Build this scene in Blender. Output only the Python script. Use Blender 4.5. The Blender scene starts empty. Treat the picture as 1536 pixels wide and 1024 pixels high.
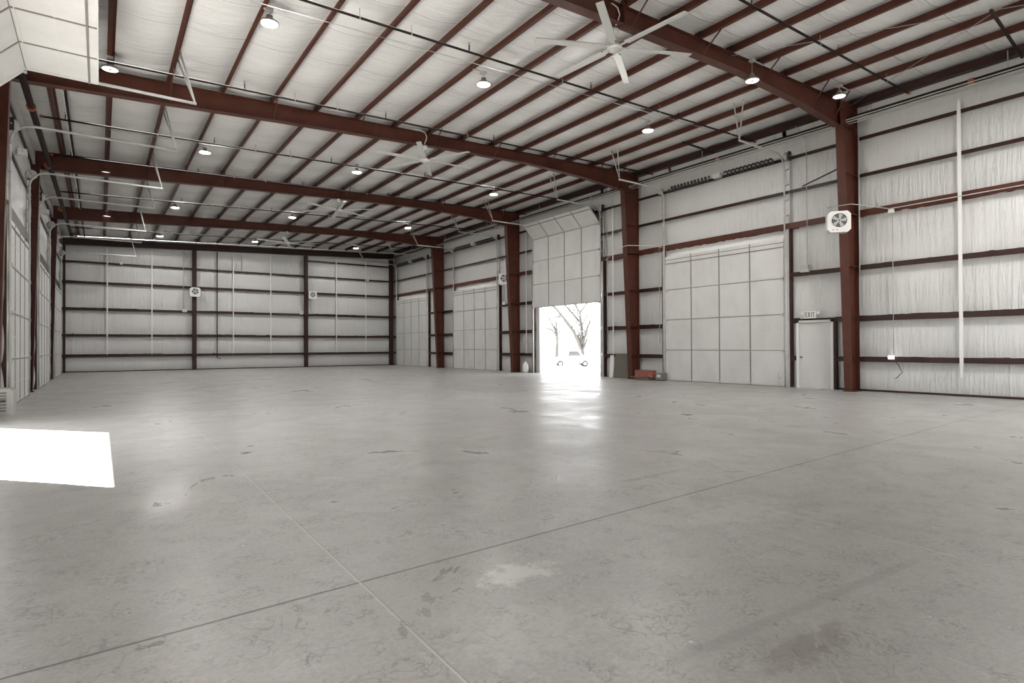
import bpy, math, random
from mathutils import Vector, Matrix, noise
from math import sin, cos, pi, radians, sqrt, atan2, hypot
random.seed(7)
C = bpy.context.scene.collection
S = bpy.context.scene
# ------------------------------------------------------------------ camera
H = 1.4
cam = bpy.data.cameras.new('camera'); camo = bpy.data.objects.new('camera', cam); C.objects.link(camo)
cam.sensor_width = 36; cam.lens = 36 * 872.03 / 1536; cam.clip_end = 400; cam.clip_start = 0.05
yaw, pit, rol = .6165, .0085, -.0049
fw = Vector((sin(yaw) * cos(pit), cos(yaw) * cos(pit), sin(pit)))
r = Vector((cos(yaw), -sin(yaw), 0)); u = r.cross(fw)
r2 = r * cos(rol) + u * sin(rol); u2 = u * cos(rol) - r * sin(rol)
m = Matrix(((r2.x, u2.x, -fw.x, 0), (r2.y, u2.y, -fw.y, 0), (r2.z, u2.z, -fw.z, H), (0, 0, 0, 1)))
camo.matrix_world = m
S.camera = camo
# ------------------------------------------------------------------ world, sun, exposure
S.view_settings.view_transform = 'Standard'; S.view_settings.look = 'None'
S.view_settings.gamma = 1; S.view_settings.exposure = 0.50; S.view_settings.use_curve_mapping = False
w = bpy.data.worlds.new('sky'); S.world = w; w.use_nodes = True
bg = w.node_tree.nodes['Background']; bg.inputs[0].default_value = (.97, .985, 1, 1); bg.inputs[1].default_value = 3.6
sun = bpy.data.lights.new('sun', 'SUN'); sun.energy = 68; sun.angle = radians(.6); sun.color = (1, .985, .96)
suno = bpy.data.objects.new('sun', sun); C.objects.link(suno)
suno.rotation_euler = Vector((2.0, -2.35, -4.0)).to_track_quat('-Z', 'Y').to_euler()
suno.location = (-8, 20, 20)
LAMP = 380.0
S.cycles.max_bounces = 10; S.cycles.diffuse_bounces = 7; S.cycles.glossy_bounces = 3
S.cycles.caustics_reflective = False; S.cycles.caustics_refractive = False
S.cycles.sample_clamp_indirect = 8
# ------------------------------------------------------------------ dimensions
XL, XR, YF, YB = -1.88, 18.96, -0.6, 42.75
def zr(x): return 8.02 + .038 * x          # underside of the purlins
GZ = [1.03, 2.25, 3.80, 5.37, 6.55, 7.67]   # girt heights
PX = [.20 + 1.233 * k for k in range(-1, 15)]
# ------------------------------------------------------------------ materials
def mat(name, col, rough=.5, metal=0, spec=.5):
    m = bpy.data.materials.new(name); m.use_nodes = True
    b = m.node_tree.nodes['Principled BSDF']
    b.inputs['Base Color'].default_value = (*col, 1); b.inputs['Roughness'].default_value = rough
    b.inputs['Metallic'].default_value = metal; b.inputs['Specular IOR Level'].default_value = spec
    return m
class NT:
    def __init__(s, m): s.t = m.node_tree; s.n = s.t.nodes; s.b = s.n['Principled BSDF']
    def new(s, ty, **k):
        n = s.n.new(ty)
        for a, v in k.items(): setattr(n, a, v)
        return n
    def link(s, a, b): s.t.links.new(a, b)
    def math(s, op, a, b=None, c=None):
        n = s.new('ShaderNodeMath', operation=op)
        for i, v in enumerate((a, b, c)):
            if v is None: continue
            if isinstance(v, (int, float)): n.inputs[i].default_value = v
            else: s.link(v, n.inputs[i])
        return n.outputs[0]
    def mapping(s, sc, loc=(0, 0, 0), rot=(0, 0, 0)):
        tc = s.new('ShaderNodeTexCoord'); mp = s.new('ShaderNodeMapping')
        mp.inputs['Scale'].default_value = sc; mp.inputs['Location'].default_value = loc; mp.inputs['Rotation'].default_value = rot
        s.link(tc.outputs['Object'], mp.inputs[0]); return mp.outputs[0]
    def noise(s, vec, scale=1, detail=4, rough=.55, dist=0):
        n = s.new('ShaderNodeTexNoise'); n.inputs['Scale'].default_value = scale; n.inputs['Detail'].default_value = detail
        n.inputs['Roughness'].default_value = rough; n.inputs['Distortion'].default_value = dist; s.link(vec, n.inputs['Vector']); return n.outputs['Fac']
    def ramp(s, fac, stops):
        n = s.new('ShaderNodeValToRGB'); e = n.color_ramp.elements
        while len(e) < len(stops): e.new(.5)
        for i, (p, c) in enumerate(stops):
            e[i].position = p; e[i].color = (*c, 1) if isinstance(c, tuple) else (c, c, c, 1)
        s.link(fac, n.inputs[0]); return n.outputs[0]
    def mix(s, fac, a, b, mode='MIX'):
        n = s.new('ShaderNodeMix', data_type='RGBA', blend_type=mode)
        for i, v in ((0, fac), (6, a), (7, b)):
            if isinstance(v, (int, float)): n.inputs[i].default_value = v
            elif isinstance(v, tuple): n.inputs[i].default_value = (*v, 1)
            else: s.link(v, n.inputs[i])
        return n.outputs[2]
    def bump(s, h, strength=.3, dist=.02, nrm=None):
        n = s.new('ShaderNodeBump'); n.inputs['Strength'].default_value = strength; n.inputs['Distance'].default_value = dist
        s.link(h, n.inputs['Height'])
        if nrm is not None: s.link(nrm, n.inputs['Normal'])
        return n.outputs[0]
    def rng(s, v, a, b, c=0, d=1):
        n = s.new('ShaderNodeMapRange'); s.link(v, n.inputs[0])
        for i, x in zip((1, 2, 3, 4), (a, b, c, d)): n.inputs[i].default_value = x
        return n.outputs[0]
def steel(name, c1, c2, rough=.42):
    m = mat(name, c1, rough); t = NT(m)
    v = t.mapping((1, 1, 1)); f = t.noise(v, 2.3, 6, .6, .4)
    t.link(t.mix(t.rng(f, .35, .7), c1, c2), t.b.inputs['Base Color'])
    g = t.noise(v, 14, 3); t.link(t.rng(g, 0, 1, rough - .08, rough + .12), t.b.inputs['Roughness'])
    return m
M = {}
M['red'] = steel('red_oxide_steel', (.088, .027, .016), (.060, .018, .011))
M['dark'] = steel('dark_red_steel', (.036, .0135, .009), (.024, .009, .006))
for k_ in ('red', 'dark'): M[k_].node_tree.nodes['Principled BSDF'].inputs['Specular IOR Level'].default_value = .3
M['galv'] = steel('galvanised_steel', (.50, .49, .47), (.36, .355, .34), .38)
M['pipe'] = steel('black_pipe', (.016, .011, .009), (.030, .017, .012), .75)
M['pipe'].node_tree.nodes['Principled BSDF'].inputs['Specular IOR Level'].default_value = .2
M['coupling'] = mat('orange_fitting', (.36, .09, .045), .5)
M['black'] = mat('black_metal', (.015, .013, .012), .5)
M['spring'] = mat('black_spring_steel', (.03, .028, .026), .35)
M['trim'] = mat('grey_trim', (.20, .18, .165), .5)
M['lighttrim'] = mat('light_grey_trim', (.60, .59, .57), .45)
M['white'] = mat('white_paint', (.74, .73, .71), .42)
M['door'] = mat('door_white', (.60, .595, .58), .48)
t = NT(M['door']); f = t.noise(t.mapping((1, 1, .6)), 1.3, 5, .6)
t.link(t.mix(t.rng(f, .4, .75), (.61, .605, .59), (.53, .52, .505)), t.b.inputs['Base Color'])
M['fan'] = mat('fan_aluminium', (.66, .66, .64), .32, .25)
for nm_, st_ in (('lens', LAMP), ('lens_far', LAMP * 1.35), ('lens_near', LAMP * 1.15), ('lens_low', 2.2), ('lens_fill', LAMP * 4.5), ('lens_right', LAMP * 1.6)):
    M[nm_] = mat(nm_.replace('lens', 'lamp_lens'), (.85, .85, .84), .4)
    M[nm_].node_tree.nodes['Principled BSDF'].inputs['Emission Color'].default_value = (1, .985, .965, 1)
    M[nm_].node_tree.nodes['Principled BSDF'].inputs['Emission Strength'].default_value = st_
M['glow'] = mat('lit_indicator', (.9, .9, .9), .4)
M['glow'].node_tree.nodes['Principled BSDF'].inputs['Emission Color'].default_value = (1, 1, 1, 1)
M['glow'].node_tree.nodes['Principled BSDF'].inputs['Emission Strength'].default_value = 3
M['strap'] = mat('white_strap', (.72, .71, .69), .5)
M['letters'] = mat('exit_letters', (.10, .06, .05), .5)
M['glass'] = mat('vehicle_glass', (.03, .035, .04), .08)
M['rubber'] = mat('tyre_rubber', (.02, .02, .02), .8)
M['brick'] = steel('brick_red', (.34, .11, .07), (.24, .07, .05), .8)
M['cardboard'] = mat('grey_board', (.13, .115, .095), .8)
M['carbody'] = mat('white_car_paint', (.85, .85, .85), .25)
M['bark'] = steel('grey_bark', (.062, .060, .058), (.048, .046, .044), .9)
M['fence'] = mat('weathered_fence', (.05, .048, .045), .8)
# white vinyl-faced insulation of the walls: vertical crinkles (bump only)
def vinyl(name, sc, base, seam=None):
    m = mat(name, base, .25, 0, .8); t = NT(m)
    a = t.noise(t.mapping(sc), 1, 5, .62, .6)
    b_ = t.noise(t.mapping(tuple(x * .28 for x in sc), (3, 5, 1)), 1, 3, .5, 1.2)
    gate = t.noise(t.mapping((.5, .5, .8), (9, 2, 4)), 1, 2)
    wr = t.math('MULTIPLY', t.math('ABSOLUTE', t.math('SUBTRACT', a, .5)), t.rng(gate, .35, .65, .35, 1.3))
    n1 = t.bump(wr, .9, .065); n2 = t.bump(b_, .5, .05, n1)
    if seam:
        ax, per = seam
        tc = t.new('ShaderNodeTexCoord'); sp = t.new('ShaderNodeSeparateXYZ'); t.link(tc.outputs['Object'], sp.inputs[0])
        fr = t.math('FRACT', t.math('DIVIDE', t.math('ADD', sp.outputs[ax], .43), per))
        d = t.math('ABSOLUTE', t.math('SUBTRACT', fr, .5))
        line = t.rng(d, .004, .012, 1, 0)
        d2 = t.math('ABSOLUTE', t.math('SUBTRACT', fr, .522))
        cc_ = t.mix(line, base, (.93, .93, .92))
        t.link(t.mix(t.rng(d2, .004, .012, .55, 0), cc_, tuple(x * .55 for x in base)), t.b.inputs['Base Color'])  # dark line paints the shade of the crease beside each seam
        n2 = t.bump(t.rng(d, 0, .02, 1, 0), .4, .02, n2)
    t.link(n2, t.b.inputs['Normal'])
    return m
M['wall_side'] = vinyl('wall_insulation_vinyl', (1, 11, .9), (.60, .595, .58))
M['wall_end'] = vinyl('end_wall_insulation_vinyl', (11, 1, .9), (.60, .595, .58))
M['ceiling'] = vinyl('ceiling_insulation_vinyl', (.9, 6, 1), (.82, .815, .80), (1, 1.52))
# concrete slab
m = mat('polished_concrete', (.4, .39, .37), .33); M['floor'] = m; t = NT(m)
v = t.mapping((1, 1, 1))
def N(scale, detail=4, rough=.55, dist=0, loc=(0, 0, 0)):
    return t.noise(t.mapping((1, 1, 1), loc), scale, detail, rough, dist)
col = t.mix(t.rng(N(.16, 5, .55, .3), .32, .68), (.362, .352, .337), (.44, .431, .416))
col = t.mix(t.rng(N(1.4, 7, .66, .3), .3, .72, 0, .55), col, (.29, .278, .262))
col = t.mix(t.rng(N(9, 5, .7, .6, (3, 3, 0)), .50, .72, 0, .35), col, (.24, .23, .218))
col = t.mix(t.rng(N(7, 5, .7, .8, (9, 13, 0)), .55, .75, 0, .30), col, (.56, .545, .52))
for sc_, dd, l1, g_, l2, lo, hi, st in ((4.2, 2.0, (4, 1, 0), 2.6, (11, 7, 0), .50, .60, .55), (8.5, 2.4, (14, 21, 0), 4.5, (1, 17, 0), .49, .59, .7)):
    ln = t.rng(t.math('ABSOLUTE', t.math('SUBTRACT', N(sc_, 2.2, .5, dd, l1), .5)), 0, .035, st, 0)
    col = t.mix(t.math('MULTIPLY', ln, t.rng(N(g_, 4, .55, 0, l2), lo, hi)), col, (.135, .127, .118))
col = t.mix(t.rng(N(38, 3, .6), .42, .62, 0, .30), col, (.22, .212, .20))
spots = t.new('ShaderNodeTexVoronoi'); spots.inputs['Scale'].default_value = 6; t.link(v, spots.inputs['Vector'])
col = t.mix(t.math('MULTIPLY', t.rng(spots.outputs['Distance'], .03, .10, .8, 0), t.rng(N(2.6, 4, .6, 0, (5, 5, 0)), .56, .62)), col, (.60, .59, .57))
# worn patches and stains: rotated ellipses with ragged edges (x, y, rx, ry, strength, colour)
def blob(px, py, rx, ry, st):
    tc = t.new('ShaderNodeTexCoord'); mp = t.new('ShaderNodeMapping'); mp.vector_type = 'TEXTURE'
    mp.inputs['Location'].default_value = (px, py, 0); mp.inputs['Scale'].default_value = (rx, ry, 1); t.link(tc.outputs['Object'], mp.inputs[0])
    ln_ = t.new('ShaderNodeVectorMath', operation='LENGTH'); t.link(mp.outputs[0], ln_.inputs[0])
    return t.rng(t.math('ADD', ln_.outputs['Value'], t.math('MULTIPLY', t.math('SUBTRACT', N(7, 7, .75), .5), 4.0)), .5, .95, st, 0)
for px, py, rx, ry, st, cc in [(2.10, 2.92, .30, .16, .62, (.62, .61, .585)), (1.75, 2.3, .5, .3, .26, (.55, .54, .52)),
                               (4.35, 2.9, .6, .3, .35, (.50, .49, .47)), (2.7, 1.42, .45, .10, .45, (.18, .145, .13)), (4.9, 4.25, .75, .05, .45, (.17, .16, .15))]:
    col = t.mix(blob(px, py, rx, ry, st), col, cc)
# saw-cut joints through two floor points each: (x1,y1,x2,y2,half width,strength,colour)
JL = [(-.35, 3.28, 17.26, 4.17, .006, .9, (.09, .075, .068)), (-.76, 7.21, 13.06, 7.87, .006, .55, (.13, .12, .11)), (-1, 11.3, 15, 12.0, .008, .35, (.15, .14, .13)),
      (1.42, 15.6, 1.25, 2.11, .006, .60, (.56, .54, .51)), (1.425, 15.6, 1.256, 2.11, .003, .6, (.14, .13, .12)), (4.76, 5.95, 4.60, 1.1, .005, .4, (.56, .55, .52)), (1.88, 1.72, 4.55, 1.56, .022, .30, (.17, .16, .15))]
for x1, y1, x2, y2, hw, st, cc in JL:
    an = atan2(y2 - y1, x2 - x1)
    tc = t.new('ShaderNodeTexCoord'); mp = t.new('ShaderNodeMapping'); mp.vector_type = 'TEXTURE'
    mp.inputs['Location'].default_value = (x1, y1, 0); mp.inputs['Rotation'].default_value = (0, 0, an); t.link(tc.outputs['Object'], mp.inputs[0])
    sp = t.new('ShaderNodeSeparateXYZ'); t.link(mp.outputs[0], sp.inputs[0])
    k = t.rng(t.math('ADD', t.math('ABSOLUTE', sp.outputs[1]), t.math('MULTIPLY', t.math('SUBTRACT', N(20, 2), .5), .008)), hw, hw * 2.2, st, 0)
    L_ = hypot(x2 - x1, y2 - y1)
    if L_ < 5: k = t.math('MULTIPLY', k, t.rng(t.math('ABSOLUTE', t.math('SUBTRACT', sp.outputs[0], L_ / 2)), L_ / 2 - .4, L_ / 2, 1, 0))
    col = t.mix(k, col, cc)
t.link(col, t.b.inputs['Base Color'])
t.link(t.rng(N(.9, 6, .65, .6, (2, 8, 0)), .3, .7, .24, .5), t.b.inputs['Roughness'])
t.link(t.bump(N(1.6, 4, .5, .4), .10, .03), t.b.inputs['Normal'])
m = mat('pale_gravel', (.62, .60, .56), .9); M['gravel'] = m; t = NT(m)
t.link(t.mix(t.noise(t.mapping((1, 1, 1)), .4, 8, .7), (.36, .35, .33), (.46, .45, .43)), t.b.inputs['Base Color'])

# ------------------------------------------------------------------ mesh helpers
class MB:
    def __init__(s, *mats): s.v = []; s.f = []; s.mi = []; s.sm = []; s.mats = list(mats); s.k = 0
    def face(s, ids, smooth=False): s.f.append(ids); s.mi.append(s.k); s.sm.append(smooth)
    def box(s, x0, x1, y0, y1, z0, z1):
        i = len(s.v)
        s.v += [(x, y, z) for z in (z0, z1) for y in (y0, y1) for x in (x0, x1)]
        for q in ((0, 2, 3, 1), (4, 5, 7, 6), (0, 1, 5, 4), (2, 6, 7, 3), (0, 4, 6, 2), (1, 3, 7, 5)): s.face([i + j for j in q])
        return s
    def hexa(s, p):                     # 8 points: bottom 4 (ccw), top 4 (ccw)
        i = len(s.v); s.v += [tuple(q) for q in p]
        for q in ((3, 2, 1, 0), (4, 5, 6, 7), (0, 1, 5, 4), (1, 2, 6, 5), (2, 3, 7, 6), (3, 0, 4, 7)): s.face([i + j for j in q])
        return s
    def sweep(s, pts, prof, axis='y', a0=0, a1=1):   # closed 2-D profile extruded along an axis
        n = len(prof); i = len(s.v)
        for a in (a0, a1):
            for p, q in prof:
                s.v.append({'y': (p, a, q), 'x': (a, p, q), 'z': (p, q, a)}[axis])
        s.face([i + j for j in range(n)][::-1]); s.face([i + n + j for j in range(n)])
        for j in range(n):
            k = (j + 1) % n; s.face([i + j, i + k, i + n + k, i + n + j])
        return s
    def tube(s, pts, r, n=8, cap=True):
        pts = [Vector(p) for p in pts]; rad = r if isinstance(r, (list, tuple)) else [r] * len(pts)
        rings = []; up = None
        for k, p in enumerate(pts):
            a = pts[max(0, k - 1)]; b = pts[min(len(pts) - 1, k + 1)]; d = (b - a).normalized()
            if up is None:
                up = Vector((0, 0, 1)) if abs(d.z) < .9 else Vector((1, 0, 0))
            e = d.cross(up).normalized(); up = e.cross(d).normalized()
            i = len(s.v); rings.append(i)
            for j in range(n):
                t_ = 2 * pi * j / n; q = p + (e * cos(t_) + up * sin(t_)) * rad[k]; s.v.append(tuple(q))
        for a, b in zip(rings, rings[1:]):
            for j in range(n):
                k = (j + 1) % n; s.face([a + j, a + k, b + k, b + j], True)
        if cap: s.face([rings[0] + j for j in range(n)][::-1]); s.face([rings[-1] + j for j in range(n)])
        return s
    def lathe(s, prof, n=24, o=(0, 0, 0), axis='z', smooth=True):
        i = len(s.v); k = len(prof)
        for j in range(n):
            a = 2 * pi * j / n
            for rr_, z in prof:
                x, y = rr_ * cos(a), rr_ * sin(a)
                p = {'z': (x, y, z), 'x': (z, x, y), 'y': (x, z, y)}[axis]
                s.v.append((p[0] + o[0], p[1] + o[1], p[2] + o[2]))
        for j in range(n):
            a, b = i + j * k, i + ((j + 1) % n) * k
            for q in range(k - 1): s.face([a + q, b + q, b + q + 1, a + q + 1], smooth)
        return s
    def grid(s, nu, nv, fn, smooth=True):
        i = len(s.v)
        for a in range(nu + 1):
            for b in range(nv + 1): s.v.append(tuple(fn(a / nu, b / nv)))
        for a in range(nu):
            for b in range(nv):
                p = i + a * (nv + 1) + b; s.face([p, p + nv + 1, p + nv + 2, p + 1], smooth)
        return s
    def build(s, name, parent=None, mats=None):
        me = bpy.data.meshes.new(name); me.from_pydata(s.v, [], s.f)
        for mm in (mats or s.mats): me.materials.append(M[mm] if isinstance(mm, str) else mm)
        me.polygons.foreach_set('material_index', s.mi); me.polygons.foreach_set('use_smooth', s.sm); me.update()
        o = bpy.data.objects.new(name, me); C.objects.link(o)
        if parent: o.parent = parent
        return o
def tag(o, label, cat, group=None, kind=None):
    o['label'] = label; o['category'] = cat
    if group: o['group'] = group
    if kind: o['kind'] = kind
    return o
def thing(name, loc, label, cat, group=None, kind=None, rz=0):
    o = bpy.data.objects.new(name, None); C.objects.link(o); o.location = loc; o.rotation_euler = (0, 0, rz); o.empty_display_size = .2
    return tag(o, label, cat, group, kind)
def dup(root, loc=None, rz=None, label=None, group=None):
    rt = root.copy(); C.objects.link(rt)
    if loc is not None: rt.location = loc
    if rz is not None: rt.rotation_euler = (0, 0, rz)
    if label: rt['label'] = label
    if group: rt['group'] = group
    for ch in list(root.children):
        c = ch.copy(); C.objects.link(c); c.parent = rt
        for g in ch.children:
            d = g.copy(); C.objects.link(d); d.parent = c
    return rt
ORD = ['first', 'second', 'third', 'fourth', 'fifth', 'sixth', 'seventh', 'eighth', 'ninth', 'tenth', 'eleventh', 'twelfth', 'thirteenth', 'fourteenth', 'fifteenth', 'sixteenth', 'seventeenth']

# ------------------------------------------------------------------ the shell
fl = MB('floor').grid(2, 2, lambda a, b: (XL + (XR - XL) * a, YF + (YB - YF) * b, 0), False).build('floor')
tag(fl, 'grey polished concrete slab with saw-cut joints and scuffs', 'floor', kind='structure')
gz = [0] + GZ + [8.2]
def sagz(z):
    for a, b in zip(gz, gz[1:]):
        if a <= z <= b:
            q = (z - a) / (b - a); q2 = q ** .8
            return .055 * sin(pi * q2)
    return 0
def patch_x(mb, X, s, y0, y1, z0, z1f):
    nu = max(2, int((y1 - y0) / .14)); nv = max(2, int(7.9 / .11)) if z0 < 1 else 24
    def fn(a, b):
        y = y0 + (y1 - y0) * a; z1 = z1f; z = z0 + (z1 - z0) * b
        d = sagz(z) * (1 + .25 * noise.noise(Vector((y * .8, z * .5, X)))) + .010 * noise.noise(Vector((y * 5.0, z * .9, 3 + X))) * min(1, sagz(z) * 40)
        return (X - s * d, y, z)
    mb.grid(nu, nv, fn)
def patch_y(mb, Y, s, x0, x1, z0, z1):
    nu = max(2, int((x1 - x0) / .14)); nv = 72
    def fn(a, b):
        x = x0 + (x1 - x0) * a; z = z0 + (z1 + .038 * x - z0) * b
        d = sagz(z) * (1 + .25 * noise.noise(Vector((x * .8, z * .5, Y)))) + .010 * noise.noise(Vector((x * 5.0, z * .9, 3 + Y))) * min(1, sagz(z) * 40)
        return (x, Y - s * d, z)
    mb.grid(nu, nv, fn)
RD = {1: (36.75, 41.75), 2: (27.9, 32.9), 3: (19.4, 24.4), 4: (10.62, 15.62)}
MDOOR = (9.06, 10.2)
DH = 5.0
mb = MB('wall_side')
ZT = 8.95
for a, b in ((YF, MDOOR[0]), (MDOOR[1], 10.76), (15.50, 19.56), (24.4, 28.3), (32.78, 37.2), (41.63, YB)): patch_x(mb, XR, 1, a, b, 0, ZT)
for k in RD: patch_x(mb, XR, 1, RD[k][0], RD[k][1], DH - .14, ZT)
patch_x(mb, XR, 1, MDOOR[0], MDOOR[1], 2.16, ZT)
tag(mb.build('wall_right'), 'long wall of white crinkled vinyl insulation behind horizontal girts on the right', 'wall', kind='structure')
LD = {'a': (9.3, 14.3), 'b': (18.1, 22.6), 'c': (26.1, 31.3), 'd': (34.9, 40.2)}
LH = 4.55
mb = MB('wall_side')
prev = .9
segs = [(1.0, 9.42), (14.18, 18.2), (22.5, 26.2), (31.2, 35.0), (40.1, YB)]
for a, b in segs: patch_x(mb, XL, -1, a, b, 0, 8.2)
for a, b in list(LD.values()) + [(YF, 1.0)]: patch_x(mb, XL, -1, a, b, LH - .12, 8.2)  # the nearest gap is unseen, added to let daylight in
tag(mb.build('wall_left'), 'long left wall of white vinyl insulation between the overhead doors', 'wall', kind='structure')
mb = MB('wall_end'); patch_y(mb, YB, 1, XL, XR, 0, 8.3)
tag(mb.build('wall_back'), 'far end wall of white crinkled vinyl insulation behind dark girts', 'wall', kind='structure')
mb = MB('wall_end'); patch_y(mb, YF, -1, XL, 12.8, 0, 8.3); patch_y(mb, YF, -1, 16.8, XR, 0, 8.3)  # unseen opening left in this wall to brighten the near right side
mb.grid(8, 8, lambda p, q: (12.8 + 4 * p, YF, 4.4 + (3.95 + .038 * (12.8 + 4 * p)) * q))
tag(mb.build('wall_front'), 'near end wall of white vinyl insulation behind the camera, with an opening added for light', 'wall', kind='structure')
def skin(nm, par, boxes):  # unseen sheets added behind the walls to block light leaks
    mb = MB('lighttrim')
    for q in boxes: mb.box(*q)
    mb.build(nm, par)
E_ = .06
bxs = [(XR + .02, XR + E_, a, b, 0, 9.2) for a, b in ((YF, MDOOR[0] + .03), (MDOOR[1] - .03, 10.76), (15.50, 19.56), (24.4, 28.3), (32.78, 37.2), (41.63, YB + E_))]
bxs += [(XR + .02, XR + E_, a - .3, b + .3, DH - .13, 9.2) for a, b in RD.values()] + [(XR + .02, XR + E_, MDOOR[0] - .1, MDOOR[1] + .1, 2.14, 9.2)]
skin('backing_sheet', bpy.data.objects['wall_right'], bxs)
bxs = [(XL - E_, XL - .02, a, b, 0, 8.4) for a, b in segs] + [(XL - E_, XL - .02, a - .2, b + .2, LH - .11, 8.4) for a, b in list(LD.values()) + [(YF, 1.0)]]
skin('backing_sheet', bpy.data.objects['wall_left'], bxs)
skin('backing_sheet', bpy.data.objects['wall_back'], [(XL, XR, YB + .02, YB + E_, 0, 9.2)])
skin('backing_sheet', bpy.data.objects['wall_front'], [(XL, 12.8, YF - E_, YF - .02, 0, 9.2), (16.8, XR, YF - E_, YF - .02, 0, 9.2), (12.8, 16.8, YF - E_, YF - .02, 4.42, 9.2)])
# ceiling: sheets of insulation sagging between the purlins
mb = MB('ceiling')
cx = [XL] + PX + [XR]
def ceil_z(x, y):
    for a, b in zip(cx, cx[1:]):
        if a <= x <= b:
            q = (x - a) / (b - a)
            fr = (y / 1.52 + .28) % 1
            return zr(x) + .205 - (.085 + .02 * sin(2 * pi * fr) + .03 * noise.noise(Vector((x * .5, y * .35, 0)))) * sin(pi * q) ** .8
    return zr(x) + .2
for a, b in zip(cx, cx[1:]):
    mb.grid(8, 170, lambda p, q, a=a, b=b: (a + (b - a) * p, YF + (YB - YF) * q, ceil_z(a + (b - a) * min(.9999, max(.0001, p)), YF + (YB - YF) * q)))
tag(mb.build('ceiling'), 'white insulation roof lining sagging between dark red purlins', 'ceiling', kind='structure')
# base trims
for nm, x0, x1, y0, y1 in [('baseboard_right', XR - .09, XR - .005, YF, 9.0)]:
    tag(MB('dark').box(x0, x1, y0, y1, 0, .055).build(nm), 'thin dark base angle along the right wall beside the big column', 'baseboard', kind='structure')
tag(MB('dark').box(XL, XR, YB - .10, YB - .005, 0, .05).build('baseboard_back'), 'thin dark base angle along the far end wall', 'baseboard', kind='structure')

# ------------------------------------------------------------------ purlins
def zprof(x, z, h=.19, f=.07, t_=.008):     # Z section, closed outline (x to the right)
    return [(x, z + t_), (x - f, z + t_), (x - f, z + .02), (x - f - .006, z + .02), (x - f - .006, z), (x + t_, z), (x + t_, z + h - t_), (x + f, z + h - t_), (x + f, z + h), (x, z + h)]
for i, x in enumerate(PX):
    o = MB('red').sweep(None, zprof(x, zr(x)), 'y', YF, YB).build('roof_purlin')
    tag(o, 'dark red roof purlin running the length of the ceiling, %s from the left wall' % ORD[i], 'purlin', 'roof purlins')
x = 18.7
o = MB('dark').sweep(None, [(x - .02, zr(x) - .10), (x - .02, zr(x) + .11), (x + .2, zr(x) + .11), (x + .2, zr(x) + .10), (x - .01, zr(x) + .10), (x - .01, zr(x) - .09), (x + .2, zr(x) - .09), (x + .2, zr(x) - .10)], 'y', YF, YB - .46).build('eave_strut')
tag(o, 'deep dark eave strut along the top of the right wall', 'beam')

# ------------------------------------------------------------------ frames
RP = [(-1.45, 7.38), (1.0, 7.52), (4.0, 7.71), (8.72, 7.97), (12.8, 8.14), (15.6, 8.09), (17.95, 7.93)]
def interp(P, x):
    if x <= P[0][0]: return P[0][1]
    for (a, za), (b, zb) in zip(P, P[1:]):
        if x <= b: return za + (zb - za) * (x - a) / (b - a)
    return P[-1][1]
FR = [(8.25, 8.5, 'nearest, above the big fan'), (16.85, 17.2, 'second'), (24.8, 25.85, 'third'), (33.9, 34.45, 'fourth')]
def rafter(yl, yr, label):
    root = thing('roof_rafter', (8.72, (yl + yr) / 2, 8.1), label, 'beam', 'main roof rafters')
    o0 = root.location
    def Y(x): return yl + (yr - yl) * (x - XL) / (XR - XL) - o0.y
    xs = [XL + .12, -1.45, 1, 4, 8.72, 10.8, 12.8, 14.2, 15.6, 16.8, 17.95, 18.76]
    def L(x, y, z): return (x - o0.x, y, z - o0.z)
    web = MB('dark' if False else 'red'); bf = MB('red'); tf = MB('red')
    for a, b in zip(xs, xs[1:]):
        za, zb = (interp(RP, a), interp(RP, b)); ta, tb = zr(a) - .004, zr(b) - .004
        web.hexa([L(a, Y(a) - .005, za), L(b, Y(b) - .005, zb), L(b, Y(b) + .005, zb), L(a, Y(a) + .005, za),
                  L(a, Y(a) - .005, ta), L(b, Y(b) - .005, tb), L(b, Y(b) + .005, tb), L(a, Y(a) + .005, ta)])
        tf.hexa([L(a, Y(a) - .1, ta - .012), L(b, Y(b) - .1, tb - .012), L(b, Y(b) + .1, tb - .012), L(a, Y(a) + .1, ta - .012),
                 L(a, Y(a) - .1, ta), L(b, Y(b) - .1, tb), L(b, Y(b) + .1, tb), L(a, Y(a) + .1, ta)])
        if b <= 17.96:
            bf.hexa([L(a, Y(a) - .115, za - .014), L(b, Y(b) - .115, zb - .014), L(b, Y(b) + .115, zb - .014), L(a, Y(a) + .115, za - .014),
                     L(a, Y(a) - .115, za), L(b, Y(b) - .115, zb), L(b, Y(b) + .115, zb), L(a, Y(a) + .115, za)])
    web.build('web', root); bf.build('bottom_flange', root); tf.build('top_flange', root)
    x = 8.72; z0 = interp(RP, x)
    sp_ = MB('red').box(-.022, .022, Y(x) - .115, Y(x) + .115, z0 - o0.z - .03, zr(x) - o0.z + .03)
    sp_.build('splice_plate', root)
    for x in (1.43, 3.9, 6.36, 8.83 + .1, 11.3, 13.76, 16.23, 17.46):
        z0 = interp(RP, x)
        MB('red').tube([L(x, Y(x) - .10, z0 + .0), L(x, Y(x) - .62, zr(x) + .03)], .017, 6).build('flange_brace', root)
        MB('red').tube([L(x, Y(x) + .10, z0 + .0), L(x, Y(x) + .62, zr(x) + .03)], .017, 6).build('flange_brace', root)
    for k, x in enumerate(PX):          # purlin clips
        if 0 < k: MB('dark').box(x - .05 - o0.x, x - .04 - o0.x, Y(x) - .08, Y(x) + .08, zr(x) - o0.z, zr(x) + .17 - o0.z).build('purlin_clip', root)
    return root
for yl, yr, s_ in FR:
    rafter(yl, yr, 'red tapered steel roof rafter spanning the hall, %s' % (s_ if s_.startswith('near') else s_ + ' from the camera'))
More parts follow.
